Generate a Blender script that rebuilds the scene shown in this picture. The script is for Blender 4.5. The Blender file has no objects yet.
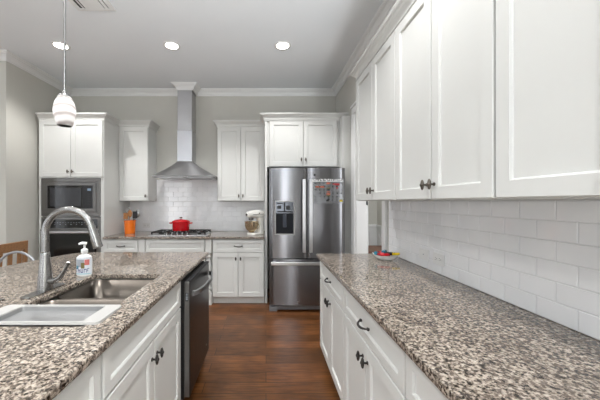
import bpy, bmesh, math, random
from mathutils import Vector, Matrix
random.seed(7)
PI = math.pi
S = bpy.context.scene
COL = S.collection

# ------------------------------------------------------------------ camera, world, exposure
cd = bpy.data.cameras.new('camera'); cam = bpy.data.objects.new('camera', cd); COL.objects.link(cam)
cam.location = (0, 0, 1.375); cam.rotation_euler = (PI/2, 0, 0)
cd.lens = 283/600*36; cd.sensor_width = 36; cd.shift_x = 34/600; cd.shift_y = 2/600; cd.clip_start = .02
S.camera = cam
W = bpy.data.worlds.new('sky'); S.world = W; W.use_nodes = True
W.node_tree.nodes['Background'].inputs[0].default_value = (.85, .92, 1, 1)
W.node_tree.nodes['Background'].inputs[1].default_value = 1.0
S.view_settings.view_transform = 'Standard'; S.view_settings.look = 'None'
S.view_settings.gamma = 1; S.view_settings.exposure = 0.25

def area_light(name, loc, rot, sx, sy, power, color):
    l = bpy.data.lights.new(name, 'AREA'); l.shape = 'RECTANGLE'; l.size = sx; l.size_y = sy
    l.energy = power; l.color = color
    o = bpy.data.objects.new(name, l); COL.objects.link(o); o.location = loc; o.rotation_euler = rot
    return o
ADDED_REAR_WINDOWS = [(-4.9, -3.6), (-2.6, -1.3), (.2, .9)]        # x ranges of unseen rear openings, added for fill and steel reflections
ADDED_SIDE_WINDOWS = [(-3.6, -2.2), (-1.2, .2), (1.2, 2.6)]          # y ranges of unseen far left openings, added for fill light
for i, (a, b) in enumerate(ADDED_REAR_WINDOWS):
    area_light('rear_fill', ((a+b)/2, -4.57, 1.5), (PI/2, 0, 0), b-a, 2.3, (34, 8, 24)[i], (.97, .985, 1))  # area panel added inside each rear opening as fill light
for i, (a, b) in enumerate(ADDED_SIDE_WINDOWS):
    area_light('side_fill', (-6.17, (a+b)/2, 1.5), (PI/2, 0, -PI/2), b-a, 2.0, 8, (.97, .985, 1))  # fill panels added in the unseen left openings

area_light('hall_opening_fill', (1.72, 1.23, 1.5), (PI/2, 0, 0), .7, 1.7, 16, (.97, .985, 1))  # unseen area light added to whiten the hall jamb and wainscot
def ceiling_fill(loc, power):                        # added fill spot behind the camera, aimed up to brighten the ceiling
    l = bpy.data.lights.new('ceiling_fill', 'SPOT'); l.energy = power; l.spot_size = math.radians(122); l.spot_blend = .35
    l.shadow_soft_size = .25; l.color = (.93, .975, 1)
    o = bpy.data.objects.new('ceiling_fill', l); COL.objects.link(o); o.location = loc; o.rotation_euler = (PI-.3, 0, 0)
ceiling_fill((.75, -2.5, 1.1), 1000)
PENDANT_W = .25; CAN_W = 52; HALL_W = 24

# ------------------------------------------------------------------ materials
def lin(c):
    return tuple(((v/255)/12.92 if v/255 <= .04045 else ((v/255+.055)/1.055)**2.4) for v in c) + (1,)
def mat(name, color, rough=.5, metal=0, spec=.5, coat=0, vary=0, scale=8, bump=0, bscale=60, emit=0, trans=0, aniso=0, stretch=None):
    m = bpy.data.materials.new(name); m.use_nodes = True
    nt = m.node_tree; p = nt.nodes['Principled BSDF']
    c = lin(color); p.inputs['Base Color'].default_value = c
    p.inputs['Roughness'].default_value = rough; p.inputs['Metallic'].default_value = metal
    p.inputs['Specular IOR Level'].default_value = spec; p.inputs['Coat Weight'].default_value = coat
    p.inputs['Transmission Weight'].default_value = trans
    if aniso:                                            # brushed side to side: reflections smear up and down
        p.inputs['Anisotropic'].default_value = aniso; p.inputs['Anisotropic Rotation'].default_value = .25
        tg = nt.nodes.new('ShaderNodeTangent'); tg.direction_type = 'RADIAL'; tg.axis = 'Z'
        nt.links.new(tg.outputs[0], p.inputs['Tangent'])
    if emit:
        p.inputs['Emission Color'].default_value = c; p.inputs['Emission Strength'].default_value = emit
    tc = nt.nodes.new('ShaderNodeTexCoord'); mp = nt.nodes.new('ShaderNodeMapping')
    nt.links.new(tc.outputs['Object'], mp.inputs['Vector'])
    if stretch: mp.inputs['Scale'].default_value = stretch
    if vary:
        n = nt.nodes.new('ShaderNodeTexNoise'); n.inputs['Scale'].default_value = scale; n.inputs['Detail'].default_value = 4
        r = nt.nodes.new('ShaderNodeMapRange'); r.inputs['From Min'].default_value = .3; r.inputs['From Max'].default_value = .7
        r.inputs['To Min'].default_value = 1-vary; r.inputs['To Max'].default_value = 1+vary
        h = nt.nodes.new('ShaderNodeHueSaturation'); h.inputs['Color'].default_value = c
        nt.links.new(mp.outputs[0], n.inputs['Vector']); nt.links.new(n.outputs['Fac'], r.inputs['Value'])
        nt.links.new(r.outputs[0], h.inputs['Value']); nt.links.new(h.outputs[0], p.inputs['Base Color'])
    if bump:
        n = nt.nodes.new('ShaderNodeTexNoise'); n.inputs['Scale'].default_value = bscale; n.inputs['Detail'].default_value = 3
        b = nt.nodes.new('ShaderNodeBump'); b.inputs['Strength'].default_value = bump; b.inputs['Distance'].default_value = .002
        nt.links.new(mp.outputs[0], n.inputs['Vector']); nt.links.new(n.outputs['Fac'], b.inputs['Height'])
        nt.links.new(b.outputs[0], p.inputs['Normal'])
    return m
def ramp(nt, stops, interp='LINEAR'):
    r = nt.nodes.new('ShaderNodeValToRGB'); r.color_ramp.interpolation = interp
    e = r.color_ramp.elements
    while len(e) < len(stops): e.new(.5)
    for i, (pos, c) in enumerate(stops):
        e[i].position = pos; e[i].color = lin(c)
    return r

M = {}
M['wall'] = mat('greige_wall_paint', (199, 197, 190), .75, vary=.02, scale=3, bump=.05)
M['ceil'] = mat('ceiling_paint', (236, 239, 242), .85, vary=.01, scale=2, bump=.05)
M['trim'] = mat('white_trim_paint', (232, 232, 231), .4, vary=.01)
M['cab'] = mat('white_cabinet_paint', (213, 213, 210), .5, spec=.25, vary=.012, scale=5)
M['toe'] = mat('toe_kick_paint', (226, 225, 222), .5)
M['steel'] = mat('brushed_steel', (132, 131, 130), .34, 1, aniso=.8, vary=.04, scale=30, stretch=(1, 1, 12))
M['steel_light'] = mat('satin_steel', (206, 206, 208), .32, 1, vary=.03, scale=20)
M['fridge'] = mat('fridge_steel', (134, 134, 137), .22, 1, aniso=.93, vary=.03, scale=20, stretch=(.3, .3, 14))
M['fridge_side'] = mat('fridge_side_grey', (120, 120, 122), .45, .3)
M['slate'] = mat('dark_dishwasher_steel', (56, 58, 62), .28, .95, aniso=.8, vary=.05, scale=30, stretch=(1, 1, 14))
M['nickel'] = mat('brushed_nickel', (152, 151, 150), .26, 1, vary=.01, scale=6)
M['pewter'] = mat('dark_pewter', (66, 63, 61), .38, .85, vary=.1, scale=90)
M['pewter_light'] = mat('antique_pewter', (104, 97, 90), .4, .85, vary=.1, scale=90)
M['black'] = mat('black_plastic', (22, 22, 24), .4, vary=.1)
M['glass_black'] = mat('black_oven_glass', (13, 13, 14), .07, vary=.1)
M['iron'] = mat('cast_iron', (28, 28, 28), .6, .2, vary=.1, scale=80)
M['red'] = mat('red_enamel', (190, 10, 24), .12, coat=.5, vary=.03)
M['orange'] = mat('orange_glaze', (238, 118, 24), .25, coat=.3, vary=.03)
M['spoonwood'] = mat('utensil_wood', (150, 100, 55), .6, vary=.15, scale=30)
M['chairwood'] = mat('chair_wood', (146, 106, 70), .5, vary=.18, scale=12, stretch=(6, 1, 6))
M['tablewood'] = mat('brown_table_wood', (105, 62, 36), .4, vary=.2, scale=10, stretch=(1, 6, 6))
M['mixer'] = mat('mixer_white_enamel', (240, 238, 232), .2, coat=.4, vary=.01)
M['bowlsteel'] = mat('mixer_bowl_steel', (206, 188, 160), .2, 1, vary=.04)
M['white'] = mat('white_plastic', (228, 228, 227), .3, vary=.01)
M['ceramic'] = mat('white_ceramic', (236, 236, 234), .15, coat=.3, vary=.01)
M['mesh'] = mat('grey_strainer_plate', (138, 138, 138), .4, .4, bump=.3, bscale=400)
M['grout'] = mat('grout', (228, 228, 227), .8, vary=.02)
M['teal'] = mat('teal_wrapper', (30, 110, 130), .35, vary=.1, scale=40)
M['redwrap'] = mat('red_wrapper', (200, 30, 40), .35, vary=.1, scale=40)
M['yellow'] = mat('yellow_plastic', (236, 208, 30), .35, vary=.05)
M['dark'] = mat('dark_slot', (50, 50, 52), .7)
M['label'] = mat('soap_label_paper', (216, 220, 226), .5, vary=.02)
M['blue'] = mat('navy_label_print', (36, 52, 110), .5)
M['pale_blue'] = mat('pale_blue_print', (150, 195, 205), .5)
M['olive'] = mat('olive_print', (110, 100, 55), .5)
M['coral'] = mat('coral_print', (196, 110, 105), .5)
M['greyprint'] = mat('grey_print', (150, 156, 164), .5)
M['lens'] = mat('lamp_lens', (255, 250, 240), .5, emit=6)
def clear_sheet():
    m = bpy.data.materials.new('clear_acrylic'); m.use_nodes = True; nt = m.node_tree
    tr = nt.nodes.new('ShaderNodeBsdfTransparent'); ms = nt.nodes.new('ShaderNodeMixShader'); ms.inputs[0].default_value = .14
    p = nt.nodes['Principled BSDF']; p.inputs['Base Color'].default_value = lin((200, 204, 208)); p.inputs['Roughness'].default_value = .1
    nt.links.new(tr.outputs[0], ms.inputs[1]); nt.links.new(p.outputs[0], ms.inputs[2]); nt.links.new(ms.outputs[0], nt.nodes['Material Output'].inputs['Surface'])
    return m
M['acrylic'] = clear_sheet()
M['marks'] = mat('white_marker', (245, 245, 245), .5)
M['orangeprint'] = mat('orange_marker', (205, 105, 75), .5)
M['stool'] = mat('grey_painted_metal', (158, 160, 164), .4, .6)

def granite():
    m = bpy.data.materials.new('speckled_granite'); m.use_nodes = True
    nt = m.node_tree; p = nt.nodes['Principled BSDF']; L = nt.links.new
    tc = nt.nodes.new('ShaderNodeTexCoord')
    n1 = nt.nodes.new('ShaderNodeTexNoise'); n1.inputs['Scale'].default_value = 98; n1.inputs['Detail'].default_value = 3; n1.inputs['Roughness'].default_value = .62
    n1.inputs['Distortion'].default_value = .15
    L(tc.outputs['Object'], n1.inputs['Vector'])
    r1 = ramp(nt, [(.36, (32, 27, 23)), (.455, (62, 52, 45)), (.495, (108, 96, 85)), (.535, (172, 161, 149)), (.65, (212, 204, 192))])
    L(n1.outputs['Fac'], r1.inputs[0])
    v = nt.nodes.new('ShaderNodeTexVoronoi'); v.inputs['Scale'].default_value = 125
    L(tc.outputs['Object'], v.inputs['Vector'])
    sp = nt.nodes.new('ShaderNodeSeparateColor'); L(v.outputs['Color'], sp.inputs[0])
    r2 = ramp(nt, [(0, (40, 36, 34)), (.2, (90, 88, 88)), (.38, (146, 136, 127)), (.75, (174, 164, 155)), (1, (212, 207, 200))], 'CONSTANT')
    L(sp.outputs[0], r2.inputs[0])
    mx = nt.nodes.new('ShaderNodeMix'); mx.data_type = 'RGBA'; mx.inputs[0].default_value = .42
    L(r1.outputs[0], mx.inputs[6]); L(r2.outputs[0], mx.inputs[7])
    n2 = nt.nodes.new('ShaderNodeTexNoise'); n2.inputs['Scale'].default_value = 7; n2.inputs['Detail'].default_value = 2
    L(tc.outputs['Object'], n2.inputs['Vector'])
    r3 = ramp(nt, [(.35, (226, 222, 218)), (.65, (255, 252, 249))]); L(n2.outputs['Fac'], r3.inputs[0])
    m2 = nt.nodes.new('ShaderNodeMix'); m2.data_type = 'RGBA'; m2.blend_type = 'MULTIPLY'; m2.inputs[0].default_value = 1
    L(mx.outputs[2], m2.inputs[6]); L(r3.outputs[0], m2.inputs[7])
    L(m2.outputs[2], p.inputs['Base Color'])
    p.inputs['Roughness'].default_value = .07; p.inputs['Specular IOR Level'].default_value = .45
    return m
M['granite'] = granite()

def wood_floor():
    m = bpy.data.materials.new('dark_plank_floor'); m.use_nodes = True
    nt = m.node_tree; p = nt.nodes['Principled BSDF']; L = nt.links.new
    tc = nt.nodes.new('ShaderNodeTexCoord')
    b = nt.nodes.new('ShaderNodeTexBrick')
    b.inputs['Scale'].default_value = 1; b.inputs['Brick Width'].default_value = 1.25; b.inputs['Row Height'].default_value = .127
    b.inputs['Mortar Size'].default_value = .0025; b.inputs['Mortar Smooth'].default_value = .3
    b.inputs['Color1'].default_value = lin((108, 70, 36)); b.inputs['Color2'].default_value = lin((150, 98, 54)); b.inputs['Mortar'].default_value = lin((34, 20, 14))
    b.offset = .37; b.offset_frequency = 2
    L(tc.outputs['Object'], b.inputs['Vector'])
    mp = nt.nodes.new('ShaderNodeMapping'); mp.inputs['Scale'].default_value = (2.2, 26, 1); L(tc.outputs['Object'], mp.inputs['Vector'])
    n = nt.nodes.new('ShaderNodeTexNoise'); n.inputs['Scale'].default_value = 2.2; n.inputs['Detail'].default_value = 6; n.inputs['Distortion'].default_value = .8
    L(mp.outputs[0], n.inputs['Vector'])
    r = ramp(nt, [(.3, (118, 100, 92)), (.55, (224, 212, 204)), (.75, (255, 255, 255))]); L(n.outputs['Fac'], r.inputs[0])
    mx = nt.nodes.new('ShaderNodeMix'); mx.data_type = 'RGBA'; mx.blend_type = 'MULTIPLY'; mx.inputs[0].default_value = .8
    L(b.outputs['Color'], mx.inputs[6]); L(r.outputs[0], mx.inputs[7])
    n3 = nt.nodes.new('ShaderNodeTexNoise'); n3.inputs['Scale'].default_value = 5; n3.inputs['Detail'].default_value = 3
    L(tc.outputs['Object'], n3.inputs['Vector'])
    r3 = ramp(nt, [(.33, (150, 140, 135)), (.6, (255, 255, 255))]); L(n3.outputs['Fac'], r3.inputs[0])
    m2 = nt.nodes.new('ShaderNodeMix'); m2.data_type = 'RGBA'; m2.blend_type = 'MULTIPLY'; m2.inputs[0].default_value = .45
    L(mx.outputs[2], m2.inputs[6]); L(r3.outputs[0], m2.inputs[7])
    L(m2.outputs[2], p.inputs['Base Color'])
    p.inputs['Roughness'].default_value = .3
    bp = nt.nodes.new('ShaderNodeBump'); bp.inputs['Strength'].default_value = .25; bp.inputs['Distance'].default_value = .004
    L(n.outputs['Fac'], bp.inputs['Height']); L(bp.outputs[0], p.inputs['Normal'])
    return m
M['floor'] = wood_floor()

def swirl_glass():
    m = bpy.data.materials.new('white_swirl_glass'); m.use_nodes = True
    nt = m.node_tree; p = nt.nodes['Principled BSDF']; L = nt.links.new
    tc = nt.nodes.new('ShaderNodeTexCoord')
    mp = nt.nodes.new('ShaderNodeMapping'); mp.inputs['Rotation'].default_value = (.35, .3, 0); L(tc.outputs['Object'], mp.inputs['Vector'])
    w = nt.nodes.new('ShaderNodeTexWave'); w.bands_direction = 'Z'; w.inputs['Scale'].default_value = 7; w.inputs['Distortion'].default_value = 4; w.inputs['Detail Scale'].default_value = .8
    L(mp.outputs[0], w.inputs['Vector'])
    r = ramp(nt, [(.0, (205, 200, 198)), (.35, (238, 236, 236)), (.7, (250, 250, 250))]); L(w.outputs['Fac'], r.inputs[0])
    L(r.outputs[0], p.inputs['Base Color']); p.inputs['Roughness'].default_value = .15
    tr = nt.nodes.new('ShaderNodeBsdfTranslucent'); L(r.outputs[0], tr.inputs['Color'])
    ms = nt.nodes.new('ShaderNodeMixShader'); ms.inputs[0].default_value = .75
    L(p.outputs[0], ms.inputs[1]); L(tr.outputs[0], ms.inputs[2]); L(ms.outputs[0], nt.nodes['Material Output'].inputs['Surface'])
    return m
M['swirl'] = swirl_glass()

def glossy_tile():
    m = bpy.data.materials.new('white_subway_tile'); m.use_nodes = True
    nt = m.node_tree; p = nt.nodes['Principled BSDF']; L = nt.links.new
    tc = nt.nodes.new('ShaderNodeTexCoord')
    n = nt.nodes.new('ShaderNodeTexNoise'); n.inputs['Scale'].default_value = 5; L(tc.outputs['Object'], n.inputs['Vector'])
    r = ramp(nt, [(.3, (238, 239, 241)), (.7, (246, 246, 247))]); L(n.outputs['Fac'], r.inputs[0]); L(r.outputs[0], p.inputs['Base Color'])
    p.inputs['Roughness'].default_value = .05
    return m
M['tile'] = glossy_tile()

# ------------------------------------------------------------------ mesh builder
class MB:
    def __init__(s): s.v = []; s.f = []
    def add(s, vs, fs):
        k = len(s.v); s.v += [tuple(a) for a in vs]; s.f += [tuple(i+k for i in f) for f in fs]; return s
    def box(s, x0, x1, y0, y1, z0, z1):
        return s.add([(x0,y0,z0),(x1,y0,z0),(x1,y1,z0),(x0,y1,z0),(x0,y0,z1),(x1,y0,z1),(x1,y1,z1),(x0,y1,z1)],
                     [(0,3,2,1),(4,5,6,7),(0,1,5,4),(1,2,6,5),(2,3,7,6),(3,0,4,7)])
    def rings(s, rs, cap0=True, cap1=True, closed=True):
        n = len(rs[0]); vs = [p for r in rs for p in r]; fs = []
        for i in range(len(rs)-1):
            for j in range(n if closed else n-1):
                a = i*n+j; b = i*n+(j+1) % n
                fs.append((a, b, b+n, a+n))
        if cap0: fs.append(tuple(range(n-1, -1, -1)))
        if cap1: fs.append(tuple((len(rs)-1)*n+j for j in range(n)))
        return s.add(vs, fs)
    def lathe(s, prof, c=(0,0,0), n=24, sx=1, sy=1):          # prof [(r,z)]
        rs = [[(c[0]+sx*r*math.cos(2*PI*j/n), c[1]+sy*r*math.sin(2*PI*j/n), c[2]+z) for j in range(n)] for r, z in prof]
        return s.rings(rs)
    def tube(s, pts, r, n=10, caps=True):
        P = [Vector(p) for p in pts]; rad = r if isinstance(r, (list, tuple)) else [r]*len(P)
        rs = []; up = None
        for i, p in enumerate(P):
            t = (P[min(i+1, len(P)-1)]-P[max(i-1, 0)]).normalized()
            if up is None:
                up = Vector((0,0,1)) if abs(t.z) < .9 else Vector((0,1,0))
            a = up - t*up.dot(t)
            if a.length < 1e-5: a = t.orthogonal()
            a.normalize(); b = t.cross(a); up = a
            rs.append([tuple(p+(a*math.cos(2*PI*j/n)+b*math.sin(2*PI*j/n))*rad[i]) for j in range(n)])
        return s.rings(rs, caps, caps)
    def ell(s, c, r, n=14, m=8):
        rs = []
        for i in range(m+1):
            t = -PI/2 + PI*i/m; k = max(math.cos(t), .02)
            rs.append([(c[0]+r[0]*k*math.cos(2*PI*j/n), c[1]+r[1]*k*math.sin(2*PI*j/n), c[2]+r[2]*math.sin(t)) for j in range(n)])
        return s.rings(rs)
    def prism(s, poly, axis, a, b):                           # poly in the two other axes
        def P(u, v, w):
            return {'x': (w,u,v), 'y': (u,w,v), 'z': (u,v,w)}[axis]
        return s.rings([[P(u, v, a) for u, v in poly], [P(u, v, b) for u, v in poly]])
    def mesh(s, name):
        me = bpy.data.meshes.new(name); me.from_pydata(s.v, [], s.f)
        bm = bmesh.new(); bm.from_mesh(me); bmesh.ops.recalc_face_normals(bm, faces=bm.faces); bm.to_mesh(me); bm.free()
        return me
    def build(s, name, m, parent=None, bevel=0, smooth=False, seg=2, loc=None, rot=None):
        me = s.mesh(name); me.materials.append(m)
        if smooth:
            me.shade_smooth(); me.set_sharp_from_angle(angle=math.radians(40))
        o = bpy.data.objects.new(name, me); COL.objects.link(o)
        if parent: o.parent = parent
        if loc: o.location = loc
        if rot: o.rotation_euler = rot
        if bevel:
            b = o.modifiers.new('bevel', 'BEVEL'); b.width = bevel; b.segments = seg; b.limit_method = 'ANGLE'; b.angle_limit = math.radians(40)
        return o

def tag(o, label, cat, group=None):
    o['label'] = label; o['category'] = cat
    if group: o['group'] = group
    return o
def thing(name, label, cat, loc=(0,0,0), rz=0, group=None):
    o = bpy.data.objects.new(name, None); COL.objects.link(o); o.empty_display_size = .1
    o.location = loc; o.rotation_euler = (0, 0, rz)
    return tag(o, label, cat, group)
def struct(name, mb, m, **k):
    o = mb.build(name, m, **k); o['kind'] = 'structure'; return o
def copy_tree(o, parent=None):
    c = o.copy(); COL.objects.link(c)
    if parent: c.parent = parent
    for ch in list(o.children): copy_tree(ch, c)
    return c

def sweep(path, prof, zref, mb):
    """mitred moulding: PROF [(out, z)] swept along the xy polyline, out = left of travel"""
    P = [Vector(p) for p in path]; rs = []
    for i, p in enumerate(P):
        def nrm(a, b):
            d = (b-a).normalized(); return Vector((-d.y, d.x))
        n0 = nrm(P[i-1], p) if i > 0 else None; n1 = nrm(p, P[i+1]) if i < len(P)-1 else None
        if n0 is None: m = n1
        elif n1 is None: m = n0
        else:
            m = n0+n1; m = m/ (m.dot(n0))
        rs.append([(p.x+m.x*o, p.y+m.y*o, zref+z) for o, z in prof])
    return mb.rings(rs)

# ------------------------------------------------------------------ setting
XW = 1.11; YB = 4.49; XL = -3.09; YL = 3.365; ZC = 3.145; XF = -6.2; YR = -4.6
HX = 2.2; HY = 5.6                                     # hallway beyond the doorway
DY0, DY1, DZ = 2.68, 3.49, 2.47                        # doorway in the right wall
struct('floor', MB().box(XF-.1, HX+.1, YR-.1, HY+.1, -.06, 0), M['floor'])
struct('floor_bounce', MB().box(XF, XW, YR, -.9, 0, .012), mat('pale_bounce_floor', (214, 208, 198), .95, bump=.4, bscale=200))  # unseen pale floor added to bounce light up to the ceiling
struct('ceiling', MB().box(XF-.1, HX+.1, YR-.1, HY+.1, ZC, ZC+.08), M['ceil'])
struct('wall_back', MB().box(XL-.1, XW, YB, YB+.12, 0, ZC), M['wall'])
struct('wall_right', MB().box(XW, XW+.135, YR, DY0, 0, ZC).box(XW, XW+.135, DY0, DY1, DZ, ZC).box(XW, XW+.135, DY1, HY, 0, ZC), M['wall'])
struct('wall_left', MB().box(XL-.1, XL, YL, YB, 0, ZC), M['wall'])
struct('wall_nook', MB().box(XF, XL-.1, YL, YL+.1, 0, ZC), M['wall'])
def holed_wall(u0, u1, holes, z0, z1):
    """boxes (u-range, z-range) of a wall with window holes"""
    out = []; u = u0
    for a, b in holes:
        out.append((u, a, 0, ZC)); out.append((a, b, 0, z0)); out.append((a, b, z1, ZC)); u = b
    out.append((u, u1, 0, ZC)); return out
mb = MB()
for a, b, c, d in holed_wall(XF, XW+.135, ADDED_REAR_WINDOWS, .35, 2.65): mb.box(a, b, YR-.1, YR, c, d)
struct('wall_rear', mb, mat('rear_wall_darkened', (92, 90, 88), .8, vary=.03))  # unseen wall darkened to put contrast into the steel reflections
mb = MB()
for a, b, c, d in holed_wall(YR, YL+.1, ADDED_SIDE_WINDOWS, .5, 2.5): mb.box(XF-.1, XF, a, b, c, d)
struct('wall_far_left', mb, M['wall'])
k = 1  # frames around the added, unseen openings
for a, b in ADDED_REAR_WINDOWS:
    mb = MB().box(a-.08, a, YR, YR+.02, .3, 2.73).box(b, b+.08, YR, YR+.02, .3, 2.73).box(a, b, YR, YR+.02, 2.65, 2.73).box(a, b, YR, YR+.05, .3, .35)
    struct('window_%d' % k, mb, M['trim']); k += 1
for a, b in ADDED_SIDE_WINDOWS:
    mb = MB().box(XF, XF+.02, a-.08, a, .45, 2.58).box(XF, XF+.02, b, b+.08, .45, 2.58).box(XF, XF+.02, a, b, 2.5, 2.58).box(XF, XF+.05, a, b, .45, .5)
    struct('window_%d' % k, mb, M['trim']); k += 1
# hallway beyond the doorway
struct('wall_hall_back', MB().box(XW+.135, HX+.1, HY, HY+.1, 0, ZC), M['wall'])
struct('wall_hall_right', MB().box(HX, HX+.1, 1.2, HY, 0, ZC), M['wall'])
struct('wall_hall_front', MB().box(XW+.135, 1.37, 1.1, 1.2, 0, ZC).box(2.07, HX, 1.1, 1.2, 0, ZC).box(1.37, 2.07, 1.1, 1.2, 0, .65).box(1.37, 2.07, 1.1, 1.2, 2.35, ZC), M['wall'])
struct('window_%d' % k, MB().box(1.30, 1.37, 1.2, 1.22, .6, 2.42).box(2.07, 2.14, 1.2, 1.22, .6, 2.42).box(1.37, 2.07, 1.2, 1.22, 2.35, 2.42).box(1.37, 2.07, 1.2, 1.24, .6, .65), M['trim'])  # frame of an unseen hall opening added for its fill light
mb = MB()
mb.box(XW+.136, HX-.001, HY-.008, HY, 0, .88).box(HX-.008, HX, 1.2, HY-.008, 0, .88)
for x0, x1 in ((1.36, 2.06),):
    for a, b, c, d in ((x0, x1, .78, .80), (x0, x1, .22, .24), (x0, x0+.02, .24, .78), (x1-.02, x1, .24, .78)):
        mb.box(a, b, HY-.022, HY-.008, c, d)
for y0 in (4.75, 3.9, 3.05):
    for a, b, c, d in ((y0, y0+.7, .78, .80), (y0, y0+.7, .22, .24), (y0, y0+.02, .24, .78), (y0+.68, y0+.7, .24, .78)):
        mb.box(HX-.022, HX-.008, a, b, c, d)
struct('trim_4', mb, M['trim'])                        # wainscot panels
struct('trim_5', MB().box(XW+.136, HX-.001, HY-.035, HY, .88, .93).box(HX-.035, HX, 1.2, HY-.035, .88, .93), M['trim'], bevel=.008)
# crown of the room
prof = [(0, 0), (0, -.092), (.012, -.092), (.014, -.080), (.022, -.077), (.022, -.070), (.018, -.066), (.028, -.048), (.046, -.031), (.062, -.026), (.062, -.018), (.074, -.014), (.080, -.008), (.080, 0)]
path = [(XW, YR), (XW, YB), (-1.10, YB), (-1.10, 4.25), (-1.325, 4.25), (-1.325, YB), (XL, YB), (XL, YL), (XF, YL)]
struct('trim_1', sweep(path, prof, ZC, MB()), M['trim'])
bprof = [(0, 0), (.014, 0), (.014, .11), (.006, .13), (0, .13)]
struct('baseboard_left', sweep([(XL, 3.84), (XL, YL), (XF, YL)], bprof, 0, MB()), M['trim'])
struct('baseboard_right', sweep([(XW, 3.63), (XW, 3.84)], bprof, 0, MB()), M['trim'])
# door casing and jambs
cp = [(0, 0), (0, .016), (.01, .02), (.07, .024), (.095, .03), (.10, .03), (.10, 0)]
mb = MB()
mb.prism([(XW-o, DY1+.005+a) for a, o in cp], 'z', 0, DZ+.005)
mb.prism([(XW-o, DY0-.005-a) for a, o in cp], 'z', 0, DZ+.005)
mb.box(XW-.026, XW, DY0-.105, DY1+.105, DZ+.005, DZ+.085)
mb.box(XW-.04, XW, DY0-.115, DY1+.115, DZ+.085, DZ+.115)
mb.box(XW+.135, XW+.155, DY1+.005, DY1+.1, 0, DZ+.1).box(XW+.135, XW+.155, DY0-.1, DY0-.005, 0, DZ+.1)
struct('trim_2', mb, M['trim'], bevel=.003)
mb = MB().box(XW-.001, XW+.136, DY1-.018, DY1, 0, DZ).box(XW-.001, XW+.136, DY0, DY0+.018, 0, DZ).box(XW-.001, XW+.136, DY0+.018, DY1-.018, DZ-.018, DZ)
struct('trim_3', mb, M['trim'])
tag(MB().box(XW+.118, XW+.134, DY1-.024, DY1-.0185, 1.34, 1.43).tube([(XW+.13, DY1-.027, 1.335), (XW+.13, DY1-.027, 1.435)], .006).build('door_hinge', M['black']),
    'black hinge on the white jamb of the doorway', 'hinge')

# ------------------------------------------------------------------ backsplash
def tile_panel(rects, skip=None):
    """running bond of bevelled 3x6 tiles on the local plane y=0 facing -y"""
    t = MB(); P = .1545; H = .0775; g = .0008
    U0 = min(r[0] for r in rects); U1 = max(r[1] for r in rects); V0 = min(r[2] for r in rects); V1 = max(r[3] for r in rects)
    row = 0; z = V0
    while z < V1:
        x = U0 - (P/2 if row % 2 else 0)
        while x < U1:
            for (a, b, c, d) in rects:
                x0, x1, z0, z1 = max(x+g, a), min(x+P-g, b), max(z+g, c), min(z+H-g, d)
                if x1-x0 > .008 and z1-z0 > .008:
                    tx = random.uniform(-.0004, .0004); tz = random.uniform(-.0004, .0004); e = .003
                    f = lambda sx, sz: -.008+tx*sx+tz*sz
                    t.add([(x0,0,z0),(x1,0,z0),(x1,0,z1),(x0,0,z1), (x0,-.006,z0),(x1,-.006,z0),(x1,-.006,z1),(x0,-.006,z1),
                           (x0+e,f(-1,-1),z0+e),(x1-e,f(1,-1),z0+e),(x1-e,f(1,1),z1-e),(x0+e,f(-1,1),z1-e)],
                          [(0,1,5,4),(1,2,6,5),(2,3,7,6),(3,0,4,7),(4,5,9,8),(5,6,10,9),(6,7,11,10),(7,4,8,11),(8,9,10,11)])
            x += P
        z += H; row += 1
    return t
def backsplash(label, loc, rz, rects):
    t = thing('tile_backsplash', label, 'backsplash', loc, rz)
    g = MB()
    for a, b, c, d in rects: g.box(a, b, -.0045, -.0005, c, d)
    g.build('grout_bed', M['grout'], t)
    tile_panel(rects).build('tiles', M['tile'], t)
backsplash('white subway tile wall behind the cooktop and red pot', (0, YB, 0), 0,
           [(-2.162, -.02, .916, 1.388), (-1.733, -.72, 1.388, 1.727)])
backsplash('white subway tile wall above the long granite counter with the oval dish', (XW, 2.545, 0), -PI/2,
           [(0, 3.2, .916, 1.384)])

# ------------------------------------------------------------------ cabinets
def panel_door(x0, x1, z0, z1, fw=.057, t=.02, y=0):
    """five-piece door: frame, stepped inner edge and sunk panel; front at local y"""
    def ring(i, d): return [(x0+i, y+d, z0+i), (x1-i, y+d, z0+i), (x1-i, y+d, z1-i), (x0+i, y+d, z1-i)]
    return MB().rings([ring(0, t), ring(0, .003), ring(.003, 0), ring(fw, 0), ring(fw+.001, .003), ring(fw+.004, .004), ring(fw+.006, .0105)])
def knob(parent, x, z, m='pewter', y=0):
    k = MB().tube([(x, y, z), (x, y-.004, z)], .009).tube([(x, y-.003, z), (x, y-.02, z)], .0048)
    h = .026
    k.ell((x, y-.025, z), (.0095, .0085, h)); k.ell((x, y-.028, z), (.0115, .008, .009))
    k.build('knob', M[m], parent, smooth=True)
def pull(parent, x, z, m='pewter', w=.05, y=0):
    k = MB(); pts = []; rad = []
    for i in range(13):
        t = -1+2*i/12; pts.append((x+t*w, y-.008-.024*(1-abs(t)**2.6), z-.006*(1-t*t))); rad.append(.0042+.0022*(1-t*t))
    k.tube(pts, rad)
    for sgn in (-1, 1):
        k.ell((x+sgn*w, y-.006, z), (.011, .007, .008)); k.tube([(x+sgn*w, y, z), (x+sgn*w, y-.008, z)], .006)
    k.build('pull', M[m], parent, smooth=True)
CAB_T = .884
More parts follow.
